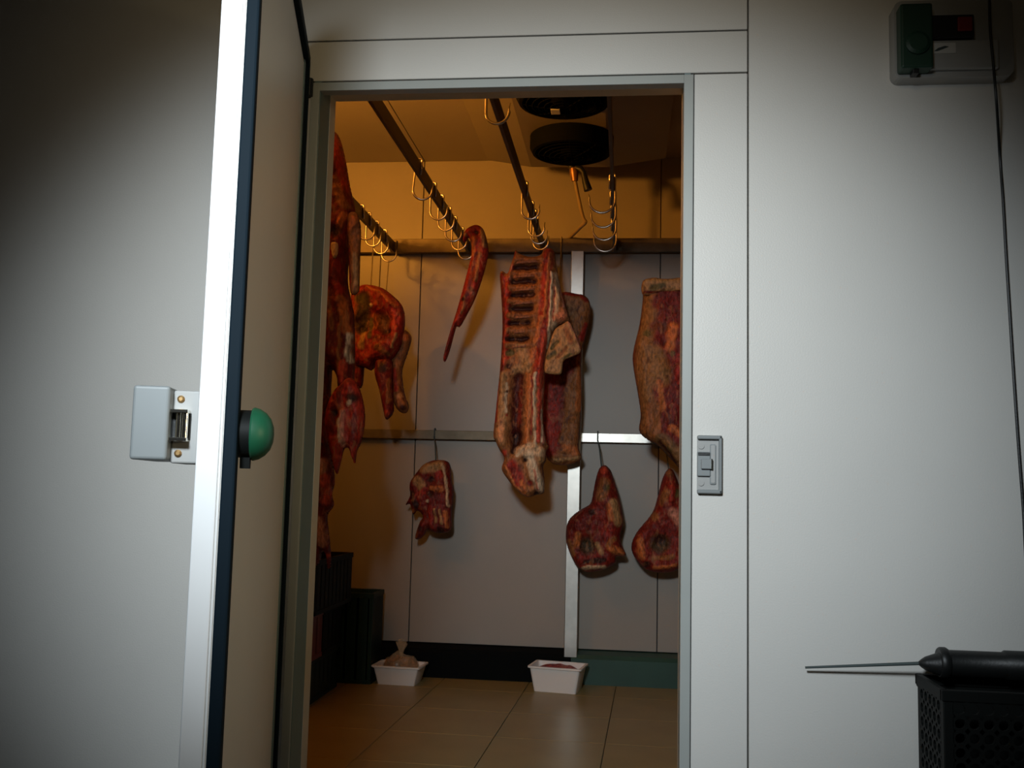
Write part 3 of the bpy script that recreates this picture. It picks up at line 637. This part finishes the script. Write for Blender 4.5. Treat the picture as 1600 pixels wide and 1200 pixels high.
for y in ribs_y: st_.append(([(802-(y-409)*.05, y+1), (846-(y-409)*.1, y)], 5.5, .012, BRN))
st_ += [([(795, 555), (802, 552)], 5, -.01, OLV), ([(816, 556)], 4, 0, DEEP), ([(798, 574)], 6, -.01, DARK), ([(815, 545), (825, 575), (808, 580)], 8, .004, TAN),
        ([(787, 590), (785, 640), (783, 690)], 8, .010, TAN), ([(794, 600), (792, 645)], 2, 0, CREAM), ([(784, 660), (786, 690)], 6, .008, (.62, .27, .11)), ([(779, 600), (776, 660)], 2, 0, RED), ([(794, 612)], 2.5, 0, DARK), ([(793, 650)], 2, 0, RED),
        ([(812, 592), (809, 640), (807, 690)], 10, -.034, (.075, .007, .005)), ([(810, 680), (804, 705)], 7, -.02, DARK), ([(815, 610), (813, 660)], 3, .003, DEEP),
        ([(829, 590), (827, 650), (825, 690)], 4.5, .012, (.62, .20, .06)), ([(838, 585), (836, 640), (838, 700)], 2.4, .014, CREAM), ([(833, 590), (832, 680)], 1.4, -.003, RED), ([(845, 585), (843, 690)], 3.2, .010, BRT), ([(849, 610), (851, 692)], 2.0, .010, PINK), ([(847, 640), (848, 690)], 1.4, 0, CREAM),
        ([(812, 706), (830, 700), (846, 708)], 8, .014, FAT), ([(828, 712), (836, 740), (846, 762)], 8, .014, CREAM), ([(846, 720)], 6, .005, TAN), ([(822, 719)], 4, -.03, DARK), ([(802, 728), (812, 752)], 10, -.004, RED), ([(804, 735)], 5, -.004, DEEP), ([(791, 728), (806, 760), (824, 774)], 2.6, .008, (.62, .20, .06)), ([(816, 752), (822, 768)], 3, .004, ORG), ([(829, 755)], 5, -.006, DEEP), ([(838, 771)], 4, -.01, DARK), ([(790, 708)], 5, .0, BRT), ([(836, 735), (842, 765)], 1.8, .006, PINK), ([(818, 702), (808, 712)], 3, .004, CREAM)]
meat('side_of_ribs', [(806, 391), (813, 397), (830, 402), (845, 399), (850, 390), (865, 391), (870, 418), (877, 453), (884, 480), (890, 503), (877, 507), (866, 517), (858, 543), (853, 578), (850, 620), (849, 660), (854, 690), (858, 698), (853, 707), (853, 720), (849, 730), (851, 752), (850, 770), (838, 773), (825, 777), (808, 767), (794, 750), (784, 733), (788, 716), (781, 704), (775, 691), (771, 680), (774, 650), (777, 620), (781, 580), (784, 540), (785, 500), (783, 460), (781, 430), (786, 424), (793, 428), (798, 415), (803, 400)], YD, .05, (.33, .125, .04), st_, t, rim=.03, lump=.010, seed=10, step=.0045)
for y in ribs_y:
    p = [Vector(dz(x, y + oy, YD-.036-dy)) for x, oy, dy in ((801-(y-409)*.05, 3, .0), (812-(y-409)*.05, 1, .016), (828-(y-409)*.08, 0, .022), (840-(y-409)*.1, -1, .016), (849-(y-409)*.1, -2, .004))]
    meat_tube('rib', smooth_pts(p, 3), [.008]*13, (.26, .10, .05), t)
meat('fat_flap', [(866, 516), (878, 507), (889, 502), (897, 516), (908, 547), (896, 557), (881, 564), (877, 584), (862, 585), (851, 582), (851, 565), (857, 541)], YD-.05, .018, TAN,
     [([(889, 505), (898, 520), (907, 546)], 1.8, .008, PINK), ([(862, 545), (872, 535)], 3, -.008, OLV), ([(858, 560), (866, 552)], 4, -.006, OLV), ([(884, 515), (892, 535)], 5, 0, BRN), ([(885, 545), (872, 558)], 3, -.004, BRN), ([(868, 580)], 5, .0, TAN), ([(893, 553), (880, 560)], 2.5, -.003, OLV)], t, rim=.02, lump=.008, seed=11, step=.0045)
# E: brown flank behind
t = thing('flank_cut', 'brown and red meat slab hanging directly behind the rib side', 'meat')
meat('slab', [(846, 470), (868, 460), (884, 456), (900, 459), (914, 462), (922, 474), (921, 500), (914, 530), (908, 560), (909, 620), (905, 680), (904, 700), (909, 715), (900, 723), (880, 727), (860, 722), (850, 700), (843, 600), (844, 520)], 2.60, .04, BRN,
     [([(880, 460), (905, 462), (918, 472)], 3, .002, RED), ([(916, 510), (910, 530)], 5, 0, RED), ([(895, 560), (870, 600), (868, 690)], 14, 0, DEEP), ([(860, 590), (860, 700)], 14, 0, RED), ([(903, 580), (880, 690)], 6, .006, BRN), ([(905, 560), (904, 640)], 4, .004, ORG), ([(885, 700), (900, 705)], 7, .004, ORG), ([(868, 719), (905, 716)], 3, .008, TAN), ([(882, 711)], 3, -.006, DARK), ([(890, 490)], 14, 0, (.26, .11, .035))], t, rim=.04, seed=12)
p_ = Vector(dz(872, 466, 2.60))
tag(MB().tube([(p_.x, YB-.040, 2.37), (p_.x, YB-.040, 2.396), (p_.x, YB-.055, 2.402), (p_.x, YB-.075, 2.396), (p_.x, YB-.08, 2.30), tuple(p_)], .004, 8).build('hook_rod', M['steel'], None, True), 'steel hook rod over the upper cross rail carrying the brown slab behind the ribs', 'hook')
# F: right side
t = thing('beef_side', 'fat-capped beef side half hidden behind the right door jamb', 'meat')
meat('side', [(1005, 445), (1012, 440), (1040, 437), (1070, 436), (1078, 402), (1084, 376), (1094, 376), (1101, 402), (1118, 440), (1125, 600), (1115, 740), (1075, 738), (1062, 732), (1044, 713), (1028, 697), (1000, 677), (1001, 647), (996, 612), (989, 569), (990, 546), (999, 508), (1004, 470)], 2.25, .075, DEEP,
     [([(1014, 470), (1006, 540), (1004, 600), (1014, 680)], 15, .0, (.25, .11, .035)), ([(1020, 560), (1030, 590)], 19, .010, (.29, .13, .04)), ([(1050, 515), (1046, 545)], 8, .008, ORG), ([(1022, 512), (1034, 515)], 8, .0, (.14, .03, .012)), ([(1010, 525)], 6, -.004, OLV), ([(1050, 556)], 4, 0, OLV), ([(1020, 640), (1020, 680)], 12, 0, BRN),
      ([(1048, 670), (1062, 680)], 6, .004, ORG), ([(1035, 690), (1062, 720)], 12, .006, (.20, .10, .035)), ([(1042, 705)], 6, 0, OLV), ([(1055, 640)], 12, 0, DEEP), ([(1030, 690), (1055, 722)], 2.5, -.004, DARK), ([(1060, 560), (1058, 600)], 4, 0, RED), ([(1060, 470), (1030, 475)], 14, 0, DEEP), ([(1030, 600), (1034, 640)], 5, .003, ORG)], t, rim=.06, seed=13, lump=.012)
meat('fat_cap', [(1004, 440), (1020, 434), (1040, 436), (1066, 434), (1114, 437), (1114, 458), (1066, 458), (1040, 457), (1006, 462)], 2.19, .030, TAN, [([(1020, 452), (1035, 447)], 6, 0, OLV), ([(1010, 440), (1060, 440)], 3, .004, (.42, .22, .07)), ([(1007, 458), (1066, 458)], 2, -.003, DEEP)], t, rim=.02, lump=.006, seed=14)
# G, H: hams
t = thing('ham', 'left ham hanging shank up from the lower strip, left of two', 'meat', group='hams on the lower strip')
meat('leg', [(937, 731), (946, 727), (954, 734), (959, 748), (966, 770), (972, 798), (974, 816), (969, 838), (972, 852), (978, 868), (963, 870), (962, 879), (948, 888), (930, 893), (914, 893), (900, 883), (888, 858), (884, 838), (888, 814), (904, 798), (922, 787), (927, 768), (931, 748)], 2.66, .075, (.22, .016, .009),
     [([(944, 735)], 6, .004, BRT), ([(945, 755), (940, 775)], 9, .006, BRN), ([(948, 762)], 5, 0, OLV), ([(958, 785), (966, 815)], 7, .008, TAN), ([(952, 790), (955, 810)], 4, .004, ORG), ([(920, 800), (900, 820)], 10, 0, DEEP), ([(925, 800)], 5, -.004, DARK), ([(918, 852)], 14, -.030, (.05, .03, .012)), ([(934, 850), (940, 862)], 4, .006, TAN), ([(905, 835), (900, 850)], 5, .006, ORG), ([(890, 845), (896, 865)], 4, .006, BRN), ([(955, 855), (972, 864)], 6, .010, ORG), ([(912, 886), (945, 884)], 3.2, .010, FAT), ([(915, 876), (945, 874)], 4, -.008, DARK), ([(945, 830)], 8, 0, RED), ([(960, 840), (950, 850)], 4, .004, BRN)], t, rim=.055, seed=15, lump=.014)
t2 = thing('ham', 'right ham hanging shank up from lower strip, cut off by jamb', 'meat', group='hams on the lower strip')
meat('leg', [(1040, 737), (1046, 732), (1053, 737), (1061, 757), (1072, 776), (1081, 830), (1077, 862), (1060, 889), (1034, 895), (1008, 889), (990, 868), (987, 850), (996, 830), (1019, 801), (1028, 774), (1034, 751)], 2.66, .075, (.22, .016, .009),
     [([(1045, 740)], 6, .004, BRN), ([(1056, 770)], 7, 0, OLV), ([(1050, 760), (1048, 780)], 4, .006, RED), ([(1040, 770), (1034, 785)], 6, .006, BRN), ([(1050, 800), (1060, 815)], 7, .008, PINK), ([(1040, 790)], 6, 0, DEEP), ([(1022, 806)], 7, .004, BRN), ([(1030, 848)], 16, -.025, (.06, .035, .012)), ([(1030, 842)], 9, -.01, DARK), ([(1000, 845), (1002, 868)], 6, .006, ORG), ([(1020, 872), (1050, 868)], 4, .004, BRN), ([(1022, 886), (1055, 882)], 3, .008, ORG), ([(1010, 880)], 5, -.004, DARK), ([(1010, 825), (1050, 825)], 7, 0, DEEP)], t2, rim=.055, seed=16, lump=.014)
# I: small cut
t3 = thing('meat_cut', 'small ragged red and tan meat cut hanging low at left centre', 'meat')
meat('cut', [(657, 731), (665, 724), (679, 719), (697, 720), (704, 728), (706, 752), (709, 768), (706, 800), (705, 827), (690, 833), (673, 830), (669, 826), (662, 838), (652, 843), (649, 838), (656, 816), (661, 807), (653, 798), (646, 804), (641, 788), (634, 789), (641, 774), (641, 754)], 2.66, .050, DEEP,
     [([(665, 732), (690, 728)], 8, .004, TAN), ([(655, 750), (662, 760)], 8, .004, TAN), ([(693, 725), (700, 760), (703, 790)], 2.4, .010, FAT), ([(688, 742)], 7, 0, RED), ([(676, 750)], 5, -.010, DARK), ([(678, 763), (692, 764)], 4.5, .008, ORG), ([(645, 770), (652, 790)], 5, 0, DARK), ([(655, 775), (668, 765)], 5, .004, RED), ([(676, 772)], 6, -.012, DARK), ([(671, 783)], 2.5, .006, CREAM), ([(682, 795), (684, 815)], 2.2, .008, TAN), ([(690, 797), (693, 818)], 2.2, .008, TAN), ([(676, 792), (676, 818)], 3, .004, RED), ([(698, 800), (700, 822)], 3, .004, ORG), ([(690, 828)], 6, -.004, DARK), ([(658, 825)], 5, .0, DARK), ([(647, 798)], 3, .002, ORG), ([(703, 735), (706, 770)], 2.5, 0, DEEP)], t3, rim=.035, seed=17, lump=.014, step=.0045)
# straight hooks on the lower strip
for (a, b, l) in (((679, 678), (681, 721), 'thin dark hook rod holding the small ragged cut'), ((934, 679), (940, 730), 'thin dark hook rod holding the left ham'), ((1037, 684), (1045, 734), 'thin dark hook rod holding the right ham')):
    pa, pb = Vector(dz(*a, YB-.052)), Vector(dz(*b, 2.66))
    pa = Vector((pa.x, YB-.056, 1.324))
    tag(MB().tube([(pa.x, YB-.028, 1.300), (pa.x, YB-.028, 1.322), (pa.x, YB-.041, 1.328), (pa.x, YB-.056, 1.324), (pa.x, YB-.06, 1.28), tuple(pa.lerp(pb, .5)), tuple(pb)], .0036, 8).build('hook_rod', M['mark'], None, True), l, 'hook', 'hook rods on the lower strip')
# tub contents
tm = thing('meat_pile', 'red minced meat lying inside the white tub below the post', 'meat')
mb = MB(); bmesh.ops.create_icosphere(mb.bm, subdivisions=4, radius=1)
for v in mb.bm.verts:
    n_ = noise.noise(v.co*3)*.12; v.co = Vector((v.co.x*.106, v.co.y*.070, v.co.z*(.030+n_*.05)))
me = bpy.data.meshes.new('minced_meat'); mb.bm.to_mesh(me); mb.bm.free()
at = me.color_attributes.new('Col', 'FLOAT_COLOR', 'POINT'); at.data.foreach_set('color', np.tile(np.array([.30, .05, .06, 1], np.float32), len(me.vertices)))
me.materials.append(M['meat']); me.shade_smooth(); o = link('minced_meat', me, tm); tm.location = (-.318, 2.575, .097); tm.rotation_euler = (0, 0, math.radians(-9))
bg = thing('plastic_bag', 'knotted clear bag of brownish meat lying in the left tub', 'bag', (-1.130, 2.565, .085), math.radians(-4))
mb = MB(); bmesh.ops.create_icosphere(mb.bm, subdivisions=4, radius=1)
for v in mb.bm.verts:
    n_ = noise.noise(v.co*2.2+Vector((3, 1, 0))); v.co = Vector((v.co.x*(.088+n_*.02), v.co.y*(.062+n_*.015), v.co.z*(.048+n_*.022)))
me = bpy.data.meshes.new('bagged_meat'); mb.bm.to_mesh(me); mb.bm.free()
at = me.color_attributes.new('Col', 'FLOAT_COLOR', 'POINT'); cc = []
for v in me.vertices:
    k = .5+.5*noise.noise(v.co*30); c_ = np.array(BRN)*k+np.array(DARK)*(1-k); cc += [*c_, 1]
at.data.foreach_set('color', np.array(cc, np.float32)); me.materials.append(M['meat']); me.shade_smooth(); link('bagged_meat', me, bg)
mb = MB(); bmesh.ops.create_icosphere(mb.bm, subdivisions=4, radius=1)
for v in mb.bm.verts:
    n_ = noise.noise(v.co*2.2+Vector((3, 1, 0))); f_ = noise.noise(v.co*9)*.004; up_ = max(0, v.co.z)**8
    v.co = Vector((v.co.x*(.093+n_*.02+f_), v.co.y*(.066+n_*.015+f_), v.co.z*(.053+n_*.022+f_)+up_*.02))
mb.build('film', M['bag'], bg, True)
mb = MB()
for a_ in range(7):
    an = a_*.9; mb.tube([(0, 0, .05), (.008*math.cos(an), .006*math.sin(an), .078), (.022*math.cos(an), .014*math.sin(an), .115+.01*(a_ % 3))], [.010, .006, .012], 6)
mb.build('knot', M['bag'], bg, True)
